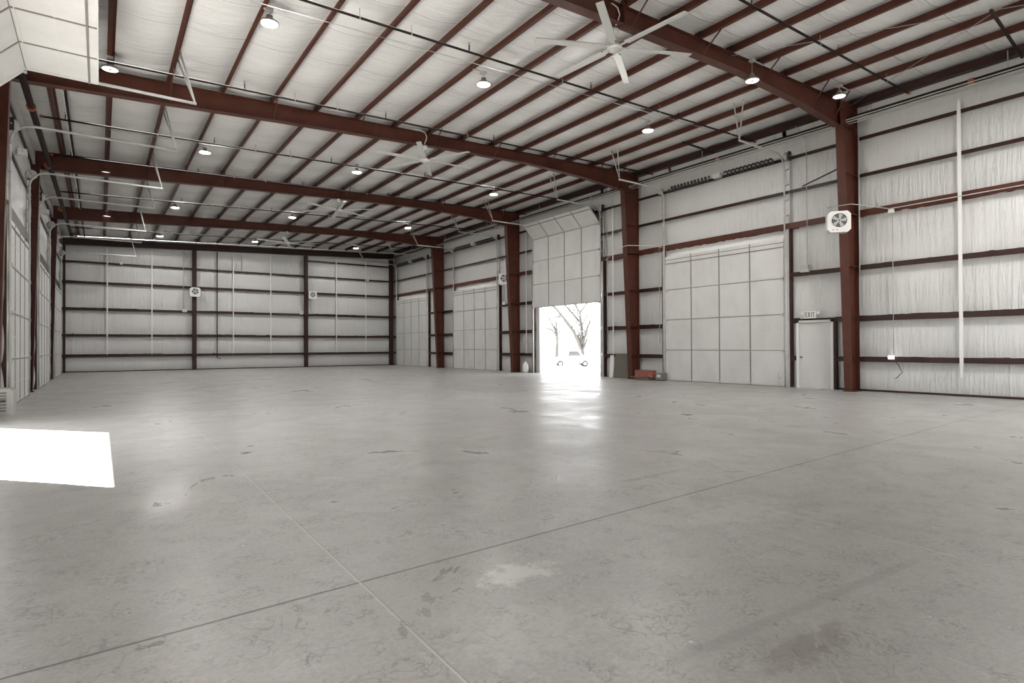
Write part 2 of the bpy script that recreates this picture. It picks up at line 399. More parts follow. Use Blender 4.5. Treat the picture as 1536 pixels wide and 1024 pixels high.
root = thing('end_rafter', (8.5, YB - .3, 8), 'dark flat steel beam along the top of the far end wall', 'beam')
mb = MB('dark')
for a, b in zip([XL + .1, 4.9, 12, 18.75], [4.9, 12, 18.75]):
    for (p, q, dz0, dz1) in ((-.008, .008, 0, .38), (-.09, .09, -.01, 0), (-.09, .09, .37, .38)):
        za, zb = 7.52 + .04 * a, 7.52 + .04 * b
        mb.hexa([(a - 8.5, p, za + dz0 - 8), (b - 8.5, p, zb + dz0 - 8), (b - 8.5, q, zb + dz0 - 8), (a - 8.5, q, za + dz0 - 8),
                 (a - 8.5, p, za + dz1 - 8), (b - 8.5, p, zb + dz1 - 8), (b - 8.5, q, zb + dz1 - 8), (a - 8.5, q, za + dz1 - 8)])
mb.build('beam_body', root)
MB('galv').tube([(XL + .2 - 8.5, -.12, zr(XL) - 8 - .02), (18.7 - 8.5, -.12, zr(18.7) - 8 - .02)], .015, 6).build('pipe', root)
# ------------------------------------------------------------------ columns
def column(side, y, label, ztop):
    if side > 0: xi0, xi1, xo, X = 18.33, 17.93, 18.755, 18.5
    else: xi0, xi1, xo, X = -1.775, -1.60, -1.87, -1.8
    root = thing('steel_column', (X, y, 0), label, 'column', 'steel columns along the side walls')
    hw = .125
    f = 1 if side > 0 else -1
    web = MB('red'); t_ = .012
    web.hexa([(xi0 - X, -.006, .02), (xo - X, -.006, .02), (xo - X, .006, .02), (xi0 - X, .006, .02), (xi1 - X, -.006, ztop), (xo - X, -.006, ztop), (xo - X, .006, ztop), (xi1 - X, .006, ztop)][::1])
    web.build('web', root)
    fi = MB('red'); fi.hexa([(xi0 - X - t_, -hw, .02), (xi0 - X, -hw, .02), (xi0 - X, hw, .02), (xi0 - X - t_, hw, .02), (xi1 - X - t_, -hw, ztop), (xi1 - X, -hw, ztop), (xi1 - X, hw, ztop), (xi1 - X - t_, hw, ztop)])
    fi.build('inner_flange', root)
    zt2 = zr(xo) - .1 if side > 0 else ztop
    MB('red').box(xo - X, xo - X + .012, -hw, hw, .02, zt2).build('outer_flange', root)
    a, b = min(xi0, xo), max(xi0, xo)
    MB('dark').box(a - X - .05, b - X + .03, -hw - .03, hw + .03, 0, .025).build('base_plate', root)
    if side > 0:
        MB('red').box(xi1 - X, xo - X, -.1, .1, ztop - .02, ztop).build('cap_plate', root)
        w2 = MB('red').box(xi1 - X + .02, xo - X, -.006, .006, ztop, zr(18.4) - .02); w2.build('knee_panel', root)
        for z in GZ[:4]:
            xx = xi0 + (xi1 - xi0) * z / ztop
            for s_ in (-1, 1):
                MB('dark').box(xx - X + .02, xo - X - .01, s_ * .05 - .004, s_ * .05 + .004, z - .10, z - .02).build('girt_clip', root)
        for z in GZ[2:5]:
            xx = xi0 + (xi1 - xi0) * z / ztop
            MB('red').tube([(xx - X + .01, -.11, z - .04), (xo - X + .03, -.11, z - .04)], .022, 6).build('girt_brace', root)
    return root
RC = [(8.40, 'nearest big tapered red column on the right wall, beside the exit door'), (17.2, 'tapered red column between the half-open door and the next closed door'),
      (25.85, 'dark tapered column just left of the half-open door'), (34.45, 'dark tapered column between the two far doors of the right wall')]
for y, l in RC: column(1, y, l, 7.93)
for y, l in [(16.6, 'red column at the left edge of the photo, nearest on the left wall'), (24.35, 'dark column on the left wall beyond its nearest closed door'), (33.8, 'dark narrow column on the left wall between its two farthest doors')]:
    column(-1, y, l, 7.40)
def wall_column(x, y, zt, w_, label):
    root = thing('end_wall_column', (x, y, 0), label, 'column', 'end wall columns')
    b = MB('dark')
    b.box(-w_ / 2, w_ / 2, -.11, -.10, .01, zt); b.box(-w_ / 2, w_ / 2, .09, .10, .01, zt); b.box(-.005, .005, -.10, .09, .01, zt)
    b.build('shaft', root); MB('dark').box(-w_ / 2 - .03, w_ / 2 + .03, -.14, .12, 0, .02).build('base_plate', root)
    return root
wall_column(4.96, YB - .33, 7.68, .24, 'dark column on the far wall nearer its left corner, under a white square fan unit')
wall_column(12.02, YB - .33, 7.95, .24, 'dark column on the far wall right of its middle, beside a white square fan unit')
wall_column(18.52, YB - .33, 8.2, .30, 'dark thick column in the far right corner')
wall_column(-1.70, YB - .33, 7.42, .12, 'dark slim column in the far left corner')
# ------------------------------------------------------------------ girts
HT = ['lowest', 'second lowest', 'third lowest', 'header-height', 'second highest', 'topmost']
def gprof(xw, s, z, hdr=False, fh=.14):        # girt channel: web flat, one flange down, on the room side; s=+1 right wall
    if hdr:
        return [(xw, z - .1), (xw, z + .1), (xw - s * .2, z + .1), (xw - s * .2, z - .1), (xw - s * .192, z - .1), (xw - s * .192, z + .092), (xw - s * .008, z + .092), (xw - s * .008, z - .1)]
    a = xw - s * .2
    return [(xw, z), (xw, z + .06), (xw - s * .008, z + .06), (xw - s * .008, z + .008), (a, z + .008), (a, z - fh), (a + s * .018, z - fh), (a + s * .018, z - fh + .006), (a + s * .007, z - fh + .006), (a + s * .007, z)]
SEG = {'right of the big near column': (YF, 8.38), 'between the near column and the closed door': None}
low = [((YF, 9.04), 'in the near bay of the right wall, right of the exit door'), ((10.22, 10.52), 'tiny piece between the exit door and the closed door'), ((15.75, 19.3), 'behind the column right of the half-open door'),
       ((24.5, 27.8), 'around the column left of the half-open door'), ((33.0, 36.6), 'around the column between the two far right doors'), ((41.85, 42.5), 'short piece at the far right corner')]
for i, z in enumerate(GZ):
    if i < 3:
        for (a, b), l in low:
            if i >= 1 and a == YF: b = 10.5
            if i >= 1 and a == 10.22: continue
            if i >= 1: l = l.replace(', right of the exit door', ' to the exit door')
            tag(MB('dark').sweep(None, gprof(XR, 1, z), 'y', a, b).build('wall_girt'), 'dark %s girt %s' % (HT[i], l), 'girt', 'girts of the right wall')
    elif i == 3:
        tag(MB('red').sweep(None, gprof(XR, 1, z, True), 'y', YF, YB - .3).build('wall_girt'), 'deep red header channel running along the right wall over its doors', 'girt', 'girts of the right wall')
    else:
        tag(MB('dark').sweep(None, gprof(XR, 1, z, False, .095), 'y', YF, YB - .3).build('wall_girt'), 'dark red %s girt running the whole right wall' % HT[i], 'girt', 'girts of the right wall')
for i, z in enumerate(GZ):
    pr = gprof(YB, 1, z, False, .14 if i < 4 else .10)
    a = XL + .05 if i < 5 else 12.1
    l = 'dark %s girt across the far end wall' % (HT[i] if i != 3 else 'third highest')
    if i == 5: l = 'dark short topmost girt at the right end of the far wall'
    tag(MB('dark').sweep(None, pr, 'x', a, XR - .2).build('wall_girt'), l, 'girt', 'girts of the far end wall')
for i, z in enumerate(GZ[4:]):
    tag(MB('dark').sweep(None, gprof(XL, -1, z - .1) if False else [(XL, z - .3), (XL, z - .22), (XL + .09, z - .22), (XL + .09, z - .3)], 'y', YF, YB - .3).build('wall_girt'),
        'dark %s girt along the left wall above the doors' % ('lower' if i == 0 else 'upper'), 'girt', 'girts of the left wall')

# ------------------------------------------------------------------ overhead doors (local +x into the room)
def path(s, zb, rr_):
    if s <= zb: return (0.0, s)
    a = (s - zb) / rr_
    if a < pi / 2: return (rr_ - rr_ * cos(a), zb + rr_ * sin(a))
    return (rr_ + (s - zb - rr_ * pi / 2), zb + rr_)
def overhead(name, loc, rz, label, W_, hs, s0, zb, railu, header, zroof, extra, up=True):
    root = thing(name, loc, label, 'overhead door', 'overhead doors', 'structure', rz)
    rr_ = .45
    ncol = 4; top = s0 + 4 * hs
    for k in range(4 + (1 if extra else 0)):
        a = s0 + k * hs; b = a + hs if k < 4 else a + extra
        (u0, z0), (u1, z1) = path(a, zb, rr_), path(b, zb, rr_)
        du, dz = u1 - u0, z1 - z0; L = hypot(du, dz); du /= L; dz /= L
        nx, nz = dz, -du                       # inward normal
        mb = MB('door', 'trim', 'lighttrim')
        def blk(s_a, s_b, y0, y1, t0, t1):
            P = []
            for y in (y0, y1):
                for s_, t_ in ((s_a, t0), (s_b, t0), (s_b, t1), (s_a, t1)):
                    P.append((.03 + u0 + du * s_ + nx * t_, y, z0 + dz * s_ + nz * t_))
            mb.hexa([P[0], P[3], P[7], P[4], P[1], P[2], P[6], P[5]])
        hw = W_ / 2
        blk(0, L + .01, -hw, hw, 0, .045)
        mb.k = 1
        blk(0, .022, -hw, hw, .0, .058)          # seam strut
        if k == 3: blk(L - .16, L - .13, -hw, hw, .045, .07)
        for c in range(1, ncol): blk(.02, L - .01, -hw + c * W_ / ncol - .02, -hw + c * W_ / ncol + .02, .045, .056)
        mb.k = 2
        if k < 4: blk(L * .5 - .012, L * .5 + .012, -hw + .02, hw - .02, .045, .052); blk(.055, .08, -hw, hw, .045, .056)
        for c in (0, ncol): y = -hw + c * W_ / ncol * 1.0; y = y + (.05 if c == 0 else -.05); blk(.02, L - .01, y - .05, y + .05, .045, .054)
        mb.build('door_section', root)
        for c in range(ncol + 1):
            if k < 4 and c in (0, ncol):
                hb = MB('galv'); k0 = hb
                y = -hw + c * W_ / ncol; y += .03 if c == 0 else -.03
                uu, zz = u0 + nx * .075 + .03, z0 + nz * .075
                hb.box(uu - .02, uu + .03, y - .04, y + .04, zz - .05, zz + .05); hb.build('hinge', root)
    # tracks
    for s_ in (-1, 1):
        y = s_ * (W_ / 2 + .05)
        pts = [(.10, y, 0), (.10, y, DH * .9)]
        n = 12
        pts = [(.09 + .0 * q, y, q * zb / 6) for q in range(6)] + [(.09 + path(zb + rr_ * pi / 2 * q / n, zb, rr_)[0], y, path(zb + rr_ * pi / 2 * q / n, zb, rr_)[1]) for q in range(n + 1)] + [(railu, y, zb + rr_)]
        MB('galv').tube(pts, .032, 6).build('track', root)
        MB('galv').box(.0, .05, y + s_ * .03, y + s_ * .12, 0, header - .1).build('track_angle', root)
        sup = MB('galv').box(-.02, .03, y + s_ * .10, y + s_ * .16, header + .1, zb + rr_ - .02)
        for q in range(4): z = header + .35 + q * (zb - header - .4) / 3; sup.box(.0, .12, min(y, y + s_ * .13), max(y, y + s_ * .13), z, z + .03)
        sup.build('track_bracket', root)
        jb = MB('dark'); jy = s_ * (W_ / 2 + .17); jb.box(-.12, .045, jy - .04, jy + .05, 0, header - .1); jb.build('jamb', root)
        up_z = zroof
        for dx_, dy in (((.70, .3), (.70, .62)) if up else ((-.27, .55), (-.25, 1.1))):
            MB('galv').tube([(railu - .03, y, zb + rr_ + .02), (railu + dx_, y + dy, zr(XR - .17 - railu - dx_) + .02 if up else zr(xl + railu + dx_) + .02)], .021, 6).build('rail_hanger', root)
        # bumper hook at the rail end
        MB('spring').tube([(railu, y, zb + rr_ + .03)] + [(railu + .08 * sin(a), y, zb + rr_ - .05 + .08 * cos(a)) for a in [pi * q / 6 for q in range(7)]], .012, 6).build('rail_bumper', root)
    MB('galv').box(-.01, .03, -W_ / 2, W_ / 2, 0, 0.001) if False else None
    # shaft with springs and drums
    zs = zb + .38; us = .13
    sh = MB('galv').tube([(us, -W_ / 2 - .3, zs), (us, W_ / 2 + .3, zs)], .016, 8); sh.build('shaft', root)
    for s_ in (-1, 1):
        if up:
            cp = []; n = 12 * 12
            y0, y1 = (s_ * .32, s_ * (W_ / 2 - .28))
            for q in range(n + 1):
                a = 2 * pi * q / 12; cp.append((us + .075 * cos(a), y0 + (y1 - y0) * q / n, zs + .075 * sin(a)))
            MB('spring').tube(cp, .030, 6).build('torsion_spring', root)
        dr = MB('galv'); yy = s_ * (W_ / 2 + .16)
        dr.lathe([(.02, -.05), (.13, -.05), (.14, -.04), (.10, -.03), (.10, .03), (.14, .04), (.13, .05), (.02, .05)], 18, (us, yy, zs), 'y'); dr.build('cable_drum', root)
        MB('black').box(us - .1, us + .05, s_ * (W_ / 2 + .24), s_ * (W_ / 2 + .27), zs - .15, zs + .15).build('bearing_plate', root)
    MB('lighttrim').box(us - .1, us + .09, -.14, .14, zs - .08, zs + .08).build('centre_bracket', root)
    return root
dz = XR - .17
xl = -1.83
LBL = {4: 'white closed sectional overhead door beside the exit door, nearest on the right wall', 3: 'white overhead door raised half open, showing daylight and a tree',
       2: 'white closed overhead door of the right wall, first beyond the half-open one', 1: 'white closed overhead door of the right wall, nearest the far corner'}
for k in (4, 3, 2, 1):
    a, b = RD[k]; y = (a + b) / 2
    overhead('door_%d' % k, (dz, y, 0), pi, LBL[k], b - a, 1.21, 0 if k != 3 else 3.42, 7.30, 2.65, 5.37, zr(16.3) + .02, .14 if k != 3 else 0)
xl = -1.83
LL = {'a': ('door_8', 'white overhead door rolled fully up under the ceiling, at the top left corner'), 'b': ('door_7', 'white closed overhead door of the left wall, nearest one standing closed'),
      'c': ('door_6', 'white closed overhead door of the left wall, in the middle of the three closed'), 'd': ('door_5', 'white closed overhead door of the left wall, nearest the far corner')}
for k in 'abcd':
    a, b = LD[k]
    overhead(LL[k][0], (xl, (a + b) / 2, 0), 0, LL[k][1], b - a, 1.13, 3.80 if k == 'a' else 0, 6.30, 3.55, 4.90, zr(1.2), 0, False)
for k, (a, b) in LD.items():
    tag(MB('dark').box(-1.87, -1.79, a - .1, b + .1, 4.62, 4.92).build('trim_%d' % ('abcd'.index(k) + 1)), 'dark header beam over the %s left overhead door' % {'a': 'open', 'b': 'nearest closed', 'c': 'middle closed', 'd': 'farthest closed'}[k], 'trim', kind='structure')

# ------------------------------------------------------------------ exit door
root = thing('door_9', (XR - .2, (MDOOR[0] + MDOOR[1]) / 2, 0), 'pale grey steel personnel door with white frame under the exit sign', 'door', None, 'structure', pi)
hw = (MDOOR[1] - MDOOR[0]) / 2
fr = MB('white'); fr.box(-.14, .03, -hw - .02, -hw + .06, 0, 2.2); fr.box(-.14, .03, hw - .06, hw + .02, 0, 2.2); fr.box(-.14, .03, -hw - .02, hw + .02, 2.12, 2.2); fr.build('door_frame', root)
lf = MB('door').box(-.07, -.02, -hw + .05, hw - .05, 0, 2.125).build('door_leaf', root)
kb = MB('trim'); kb.lathe([(0, 0), (.03, 0), (.03, .01), (.012, .012), (.012, .05), (.03, .06), (.032, .08), (.02, .095), (0, .1)], 14, (-.02, -hw + .13, 1.0), 'x'); kb.build('door_knob', lf)
for s_ in (-1,):
    MB('dark').box(-.1, .03, s_ * (hw + .06) if False else hw + .03, hw + .11, 0, 2.2).build('jamb', root)
# exit sign
root = thing('exit_sign', (XR - .33, 9.66, 2.36), 'white EXIT sign with twin lamp heads above the personnel door', 'sign', None, None, pi)
MB('white').box(0, .07, -.18, .18, -.10, .12).build('sign_box', root)
LT = MB('letters'); X0 = .071
def stroke(ya, za, yb, zb_, w_=.019):
    d = Vector((yb - ya, zb_ - za)); d.normalize(); n = Vector((-d.y, d.x)) * w_ / 2
    a, b = Vector((ya, za)), Vector((yb, zb_)); a -= d * w_ / 2; b += d * w_ / 2
    q = [a - n, b - n, b + n, a + n]
    LT.hexa([(X0, q[0].x, q[0].y), (X0, q[1].x, q[1].y), (X0, q[2].x, q[2].y), (X0, q[3].x, q[3].y), (X0 + .004, q[0].x, q[0].y), (X0 + .004, q[1].x, q[1].y), (X0 + .004, q[2].x, q[2].y), (X0 + .004, q[3].x, q[3].y)])
# local y grows towards screen left -> mirror handled by sign: seen from the room, local +y is to the right
def gl(cx_, segs_):
    for a, b, c_, d_ in segs_: stroke(cx_ + a * .045, -.05 + b * .13, cx_ + c_ * .045, -.05 + d_ * .13)
gl(-.145, [(0, 0, 0, 1), (0, 0, 1, 0), (0, 1, 1, 1), (0, .5, .8, .5)])
gl(-.065, [(0, 0, 1, 1), (0, 1, 1, 0)])
gl(.025, [(.3, 0, .3, 1)])
gl(.075, [(0, 1, 1.2, 1), (.6, 0, .6, 1)])
LT.build('lettering', root)
for s_ in (-1, 1):
    h_ = MB('white'); h_.lathe([(0, 0), (.045, 0), (.06, .07), (.055, .08), (0, .08)], 14, (.02, s_ * .26, .06), 'x'); h_.box(0, .02, min(s_ * .17, s_ * .26), max(s_ * .17, s_ * .26), .05, .07); h_.build('lamp_head', root)

# ------------------------------------------------------------------ high-bay lamps
def lamp(loc, label):
    root = thing('high_bay_lamp', loc, label, 'lamp', 'round high-bay ceiling lamps')
    x, y, z = loc; top = zr(x) - z
    MB('trim').lathe([(0, .075), (.08, .075), (.09, .05), (.15, .045), (.172, .03), (.178, 0), (.168, -.008), (.155, -.004)], 28).build('housing', root)
    ln_ = MB('lens_fill' if y < 5 else 'lens_far' if (y > 28 and x > 1) else 'lens_low' if (z == 7.99 or z == 8.34 or x < 1) else 'lens_right' if (y < 14 and x > 14) else 'lens_near' if y < 14 else 'lens'); ln_.lathe([(.026, -.006), (.155, -.004)], 28); o = ln_.build('lens', root)
    MB('black').lathe([(0, -.014), (.028, -.012), (.032, 0)], 14).build('sensor', root)
    MB('trim').lathe([(0, .16), (.06, .16), (.065, .14), (.065, .08), (0, .075)], 16).build('driver', root)
    MB('galv').tube([(0, 0, .16), (0, 0, top - .02)], .008, 6).build('hanging_rod', root)
    MB('galv').box(-.06, .06, -.06, .06, top - .06, top).build('junction_box', root)
    px_ = min(PX, key=lambda p: abs(p - x)) - x
    if abs(px_) > .03: MB('galv').box(min(0, px_), max(0, px_), -.02, .02, top - .012 + .0, top + .0).box(px_ - .03, px_ + .006, -.03, .03, zr(x + px_) - z - .03, zr(x + px_) - z).build('mounting_arm', root)
    return root
l0 = None
LS = [((.18, 16.0, 7.74), 'high-bay lamp beside the edge of the rolled-up door at upper left'), ((2.74, 12.14, 7.83), 'large bright high-bay lamp near the top edge, left part of the ceiling'),
      ((7.88, 12.3, 8.0), 'high-bay lamp left of the biggest ceiling fan, between nearest and second rafters'), ((14.18, 12.5, 8.22), 'high-bay lamp below the biggest fan towards the right wall'),
      ((16.85, 7.9, 8.34), 'high-bay lamp tucked beside the nearest rafter near the right wall'), ((2.81, 21.4, 7.83), 'high-bay lamp beyond the second rafter, left part of the hall'),
      ((7.93, 21.3, 8.02), 'high-bay lamp beyond the second rafter near mid hall'), ((14.4, 21.7, 8.22), 'high-bay lamp beyond the second rafter towards the right wall'),
      ((.15, 25.0, 7.60), 'high-bay lamp hanging in front of the third rafter at left'), ((7.99, 30.6, 8.02), 'high-bay lamp between third and fourth rafters near mid hall'),
      ((.26, 34.0, 7.74), 'high-bay lamp hanging in front of the fourth rafter at left'), ((14.4, 30.6, 8.22), 'high-bay lamp between third and fourth rafters towards the right'),
      ((13.26, 8.30, 7.99), 'high-bay lamp right against the nearest rafter flange, right of the biggest fan'), ((7.9, 38.9, 8.02), 'high-bay lamp in the farthest bay near mid hall'), ((2.8, 30.6, 7.83), 'high-bay lamp between third and fourth rafters, left part of the hall'),
      ((2.8, 38.9, 7.83), 'high-bay lamp added to brighten the farthest bay, left part of the hall'), ((14.4, 38.9, 8.22), 'high-bay lamp added to brighten the farthest bay towards the right wall'), ((14.2, 2.0, 8.2), 'unseen high-bay lamp added to brighten the nearest right bay')]  # lamps added for brightness in the far bay and, unseen, over the near right
for loc, l in LS: lamp(loc, l)
# ------------------------------------------------------------------ ceiling fans
def fan(loc, ang, label, ztop):
    root = thing('ceiling_fan', loc, label, 'ceiling fan', 'large ceiling fans under the rafters')
    top = ztop - loc[2]
    MB('white').lathe([(0, top), (.05, top), (.085, top - .04), (.085, top - .10), (.05, top - .15), (.02, top - .17), (0, top - .17)], 16).build('mounting_ball', root)
    MB('galv').tube([(.02, 0, top - .15), (.0, 0, .12)], .018, 8).build('down_rod', root)
    MB('galv').tube([(-.05, 0, top - .05), (-.03, .02, .3), (-.02, 0, .12)], .007, 6).build('guy_wire', root)
    MB('fan').lathe([(0, .14), (.05, .14), (.07, .10), (.07, .05), (.12, .045), (.15, .03), (.155, -.02), (.13, -.05), (.06, -.06), (0, -.06)], 20).build('hub', root)
    for k in range(6):
        a = ang + k * pi / 3; ca, sa = cos(a), sin(a)
        mb = MB('fan')
        def P(rad, wd, h_): return (rad * ca - wd * sa, rad * sa + wd * ca, h_)
        for (r0, r1, w0, w1) in ((.12, .32, .035, .045), (.30, 1.68, .078, .072)):
            n = 2
            mb.hexa([P(r0, -w0, .0 - .012), P(r0, w0, .022 - .012), P(r1, w1, .022 - .012), P(r1, -w1, .0 - .012), P(r0, -w0, .012), P(r0, w0, .034), P(r1, w1, .030), P(r1, -w1, .010)])
        mb.build('fan_blade', root)
    return root
fan((8.66, 8.5, 7.54), radians(35.5), 'large six-blade ceiling fan nearest the camera, hanging below the first rafter', 7.96)
fan((8.61, 17.0, 7.46), radians(-3), 'six-blade ceiling fan hanging below the second rafter', 7.96)
fan((8.58, 25.3, 7.44), radians(20), 'six-blade ceiling fan hanging below the third rafter', 7.96)
fan((8.62, 34.1, 7.30), radians(10), 'small-looking six-blade ceiling fan hanging below the fourth rafter', 7.96)
# fan power cables looping over the rafter splice
for (x, y, s_) in ((8.6, 8.38, 'nearest'), (8.55, 16.85, 'second')):
    pts = [(x - .45, y, 8.33), (x - .2, y - .02, 8.34), (x - .02, y - .04, 8.28), (x + .03, y - .05, 8.15), (x, y - .04, 8.03), (x - .03, y, 7.93)]
    tag(MB('white').tube(pts, .014, 6).build('fan_cable'), 'white cable looping over the %s rafter to its fan' % s_, 'cable', 'fan cables')

# ------------------------------------------------------------------ sprinkler pipes
def sprinkler(yl, yr, x0, x1, heads, hangs, label):
    root = thing('sprinkler_pipe', ((x0 + x1) / 2, (yl + yr) / 2, 7.9), label, 'pipe', 'sprinkler branch pipes')
    o0 = root.location
    def P(x, dz_=0, dx=0):
        return (x + dx - o0.x, yl + (yr - yl) * (x - x0) / (x1 - x0) - o0.y, zr(x) - .17 + dz_ - o0.z)
    MB('pipe').tube([P(x0), P(x1)], .027, 8).build('pipe', root)
    MB('coupling').tube([P(x1, 0, -.03), P(x1, 0, .09)], .04, 8).build('end_coupling', root)
    MB('coupling').tube([P(x0, 0, -.06), P(x0, 0, .03)], .04, 8).build('end_coupling', root)
    for x in heads:
        mb = MB('pipe', 'galv'); mb.tube([P(x), P(x, .16)], .014, 6); mb.k = 1
        mb.tube([P(x, .16), P(x, .20)], .010, 6); mb.lathe([(0, .215), (.035, .212), (.035, .205), (0, .20)], 10, P(x)); mb.build('sprinkler_head', root)
    for x in hangs:
        mb = MB('galv'); mb.tube([P(x, .02), P(x, .20)], .006, 6); mb.tube([P(x, 0, -.012), P(x, 0, .012)], .036, 8); mb.build('pipe_hanger', root)
    return root
HX = [-.8, 3.0, 6.86, 10.74, 14.5, 18.4]; HG = [1.43, 4.25, 5.4, 9.7, 13.6, 17.3]
sprinkler(11.05, 11.69, -1.4, 18.75, HX, HG, 'black sprinkler pipe in front of the second rafter, nearest across the upper photo')
sprinkler(15.85, 16.35, -1.4, 18.75, HX, HG, 'black sprinkler pipe running just in front of the second rafter')
sprinkler(20.5, 21.7, -1.3, 18.75, HX, HG, 'black sprinkler pipe between the second and third rafters')
sprinkler(24.35, 25.2, -1.3, 18.75, HX, HG, 'black sprinkler pipe running just in front of the third rafter')
sprinkler(29.9, 30.3, -1.3, 18.75, HX, HG, 'black sprinkler pipe between the third and fourth rafters')
sprinkler(38.4, 38.6, -1.3, 18.75, HX, HG, 'black sprinkler pipe in the farthest ceiling bay')
sprinkler(6.60, 6.92, 6.0, 18.75, [10.74, 14.5, 18.3], HG[3:], 'black sprinkler pipe at upper right, nearer than the first rafter')
root = thing('sprinkler_main', (18.42, 21, 8.2), 'black sprinkler main pipe running along the top of the right wall', 'pipe')
MB('pipe').tube([(0, -21.4, 0), (0, 21.2, .06)], .062, 10).build('pipe', root)
for y in (5.34, 12.9, 19.6, 27.5, 35.2): MB('coupling').tube([(0, y - .06 - 21, 0), (0, y + .06 - 21, 0)], .088, 10).build('coupling', root)
for y in (4.6, 8.9, 13.6, 18.3, 23.5, 28.5, 33.5, 38.5): MB('galv').tube([(0, y - 21, -.1), (0, y - 21, .5)], .012, 6).build('pipe_hanger', root)
for k, (dx, dz_, rr_) in enumerate(((-.10, -.115, .018), (-.14, -.06, .016), (.02, -.15, .013))):
    tag(MB('galv').tube([(18.42 + dx, -.5, 8.2 + dz_), (18.42 + dx, 42.2, 8.24 + dz_)], rr_, 6).build('electrical_conduit'), ['grey conduit running beneath the black main pipe, lowest of three', 'grey conduit running beside the black main pipe on its room side', 'thin grey conduit between the black main pipe and the wall'][k], 'conduit', 'conduits beside the sprinkler main')
root = thing('sprinkler_main', (-1.35, 20, 7.4), 'thick dark pipe running along the top of the left wall', 'pipe')
MB('pipe').tube([(-.12, -20.4, .02), (-.05, -2, .0), (.1, 17.5, 0)], .075, 10).build('pipe', root)
MB('pipe').tube([(.1, 17.5, 0), (.14, 17.9, -.1), (.14, 18.0, -.3)], .075, 10).build('elbow', root)
for y in (18.6, 24.3, 31.5): MB('coupling').tube([(-.05, y - .07 - 20, 0), (-.05, y + .07 - 20, 0)], .1, 10).build('coupling', root)
root = thing('sprinkler_main', (-.72, 20, 7.945), 'thin dark pipe hung beneath the purlins near the left wall', 'pipe')
MB('pipe').tube([(0, -20.4, 0), (-.03, 22, 0)], .035, 8).build('pipe', root)
for y in (15.2, 18.8, 24.3, 29, 36): MB('galv').tube([(0, y - 20, 0), (0, y - 20, .05)], .008, 6).build('pipe_hanger', root)
# lamp wires across
for y0, y1, s_ in ((11.93, 11.96, 'nearest bay'), (21.2, 21.6, 'third bay'), (30.35, 30.4, 'fourth bay')):
    tag(MB('galv').tube([(.2, y0, zr(.2) - .05), (16.5, y1, zr(16.5) - .05)], .008, 5).build('lamp_cable'), 'thin cable linking the high-bay lamps across the %s' % s_, 'cable', 'lamp cables')
root = MB('pipe').tube([(16.1, 12.65, 8.28), (18.0, 12.8, 8.34)], .035, 8).build('heater_pipe')
tag(root, 'short black pipe hung below the purlins above the nearest closed right door', 'pipe')
tag(MB('pipe').tube([(14.6, 3.9, 8.1), (18.1, 4.25, 8.3)], .035, 8).build('heater_pipe'), 'short thick black pipe cut by the right edge of the photo, under the purlins', 'pipe')
# bracing cables at roof level
for p, q, l in [((12.3, 8.8, 8.46), (18.5, .2, 8.66), 'thin bracing cable leaving the nearest rafter towards the upper right'), ((18.4, 8.3, 8.58), (12.6, -.3, 8.38), 'thin bracing cable rising from the big near column')]:
    tag(MB('galv').tube([p, q], .007, 5).build('bracing_cable'), l, 'cable', 'roof bracing cables')
tag(MB('dark').tube([(18.62, 16.95, 6.45), (18.66, 15.9, 6.5)], .02, 6).build('diagonal_brace'), 'short diagonal rod beside the column right of the half-open door', 'brace', 'wall braces')
tag(MB('dark').tube([(18.55, 8.65, 6.85), (18.7, 9.95, 6.58)], .02, 6).build('diagonal_brace'), 'short diagonal rod left of the biggest column', 'brace', 'wall braces')

# ------------------------------------------------------------------ straps and conduits
def strap(p0, p1, axis, w_, label):
    (x, y, z0), z1 = p0, p1
    mb = MB('strap')
    prof = [(z0, .012), (z0 + .12, .03), (z0 + .35, w_ / 2), (z1 - .35, w_ / 2), (z1 - .1, .03), (z1, .012)]
    for (a, ra), (b, rb) in zip(prof, prof[1:]):
        if axis == 'y': mb.hexa([(x - .012, y - ra, a), (x, y - ra, a), (x, y + ra, a), (x - .012, y + ra, a), (x - .012, y - rb, b), (x, y - rb, b), (x, y + rb, b), (x - .012, y + rb, b)])
        else: mb.hexa([(x - ra, y - .012, a), (x + ra, y - .012, a), (x + ra, y, a), (x - ra, y, a), (x - rb, y - .012, b), (x + rb, y - .012, b), (x + rb, y, b), (x - rb, y, b)])
    return tag(mb.build('webbing_strap'), label, 'strap', 'white vertical wall straps')
strap((XR - .215, 5.72, .5), 7.95, 'y', .085, 'long white strap hanging down the near bay of the right wall')
for k, x in enumerate((.35, 2.64, 7.28, 9.66, 14.25, 16.51)):
    strap((x, YB - .215, 1.0), 7.45 + .04 * x, 'x', .07, 'white vertical strap on the far end wall, %s from its left corner' % ORD[k])
for y, l in ((18.6, 'right of the half-open door'), (25.1, 'left of the half-open door')):
    strap((XR - .215, y, 1.0), 7.6, 'y', .06, 'faint white vertical strap on the right wall just %s' % l)
def conduit(pts, rr_, label, m_='galv', nm='electrical_conduit'):
    return tag(MB(m_).tube(pts, rr_, 6).build(nm), label, 'conduit', 'wall conduits')
xw = XR - .225
conduit([(xw, 7.34, 5.21), (xw, 7.34, 1.12)], .011, 'thin grey conduit dropping to the bright outlet on the near right wall')
conduit([(17.95, 8.8, 5.56), (17.95, 8.1, 5.52), (xw - .035, 7.4, 5.345), (xw - .035, -.5, 5.345)], .014, 'grey conduit running right along the header girt from the biggest column')
conduit([(18.3, 9.95, 8.45), (18.55, 9.85, 8.25), (xw, 9.83, 8.0), (xw, 9.83, 4.02)], .013, 'grey conduit dropping between the exit door bay and the nearest closed door', 'galv')
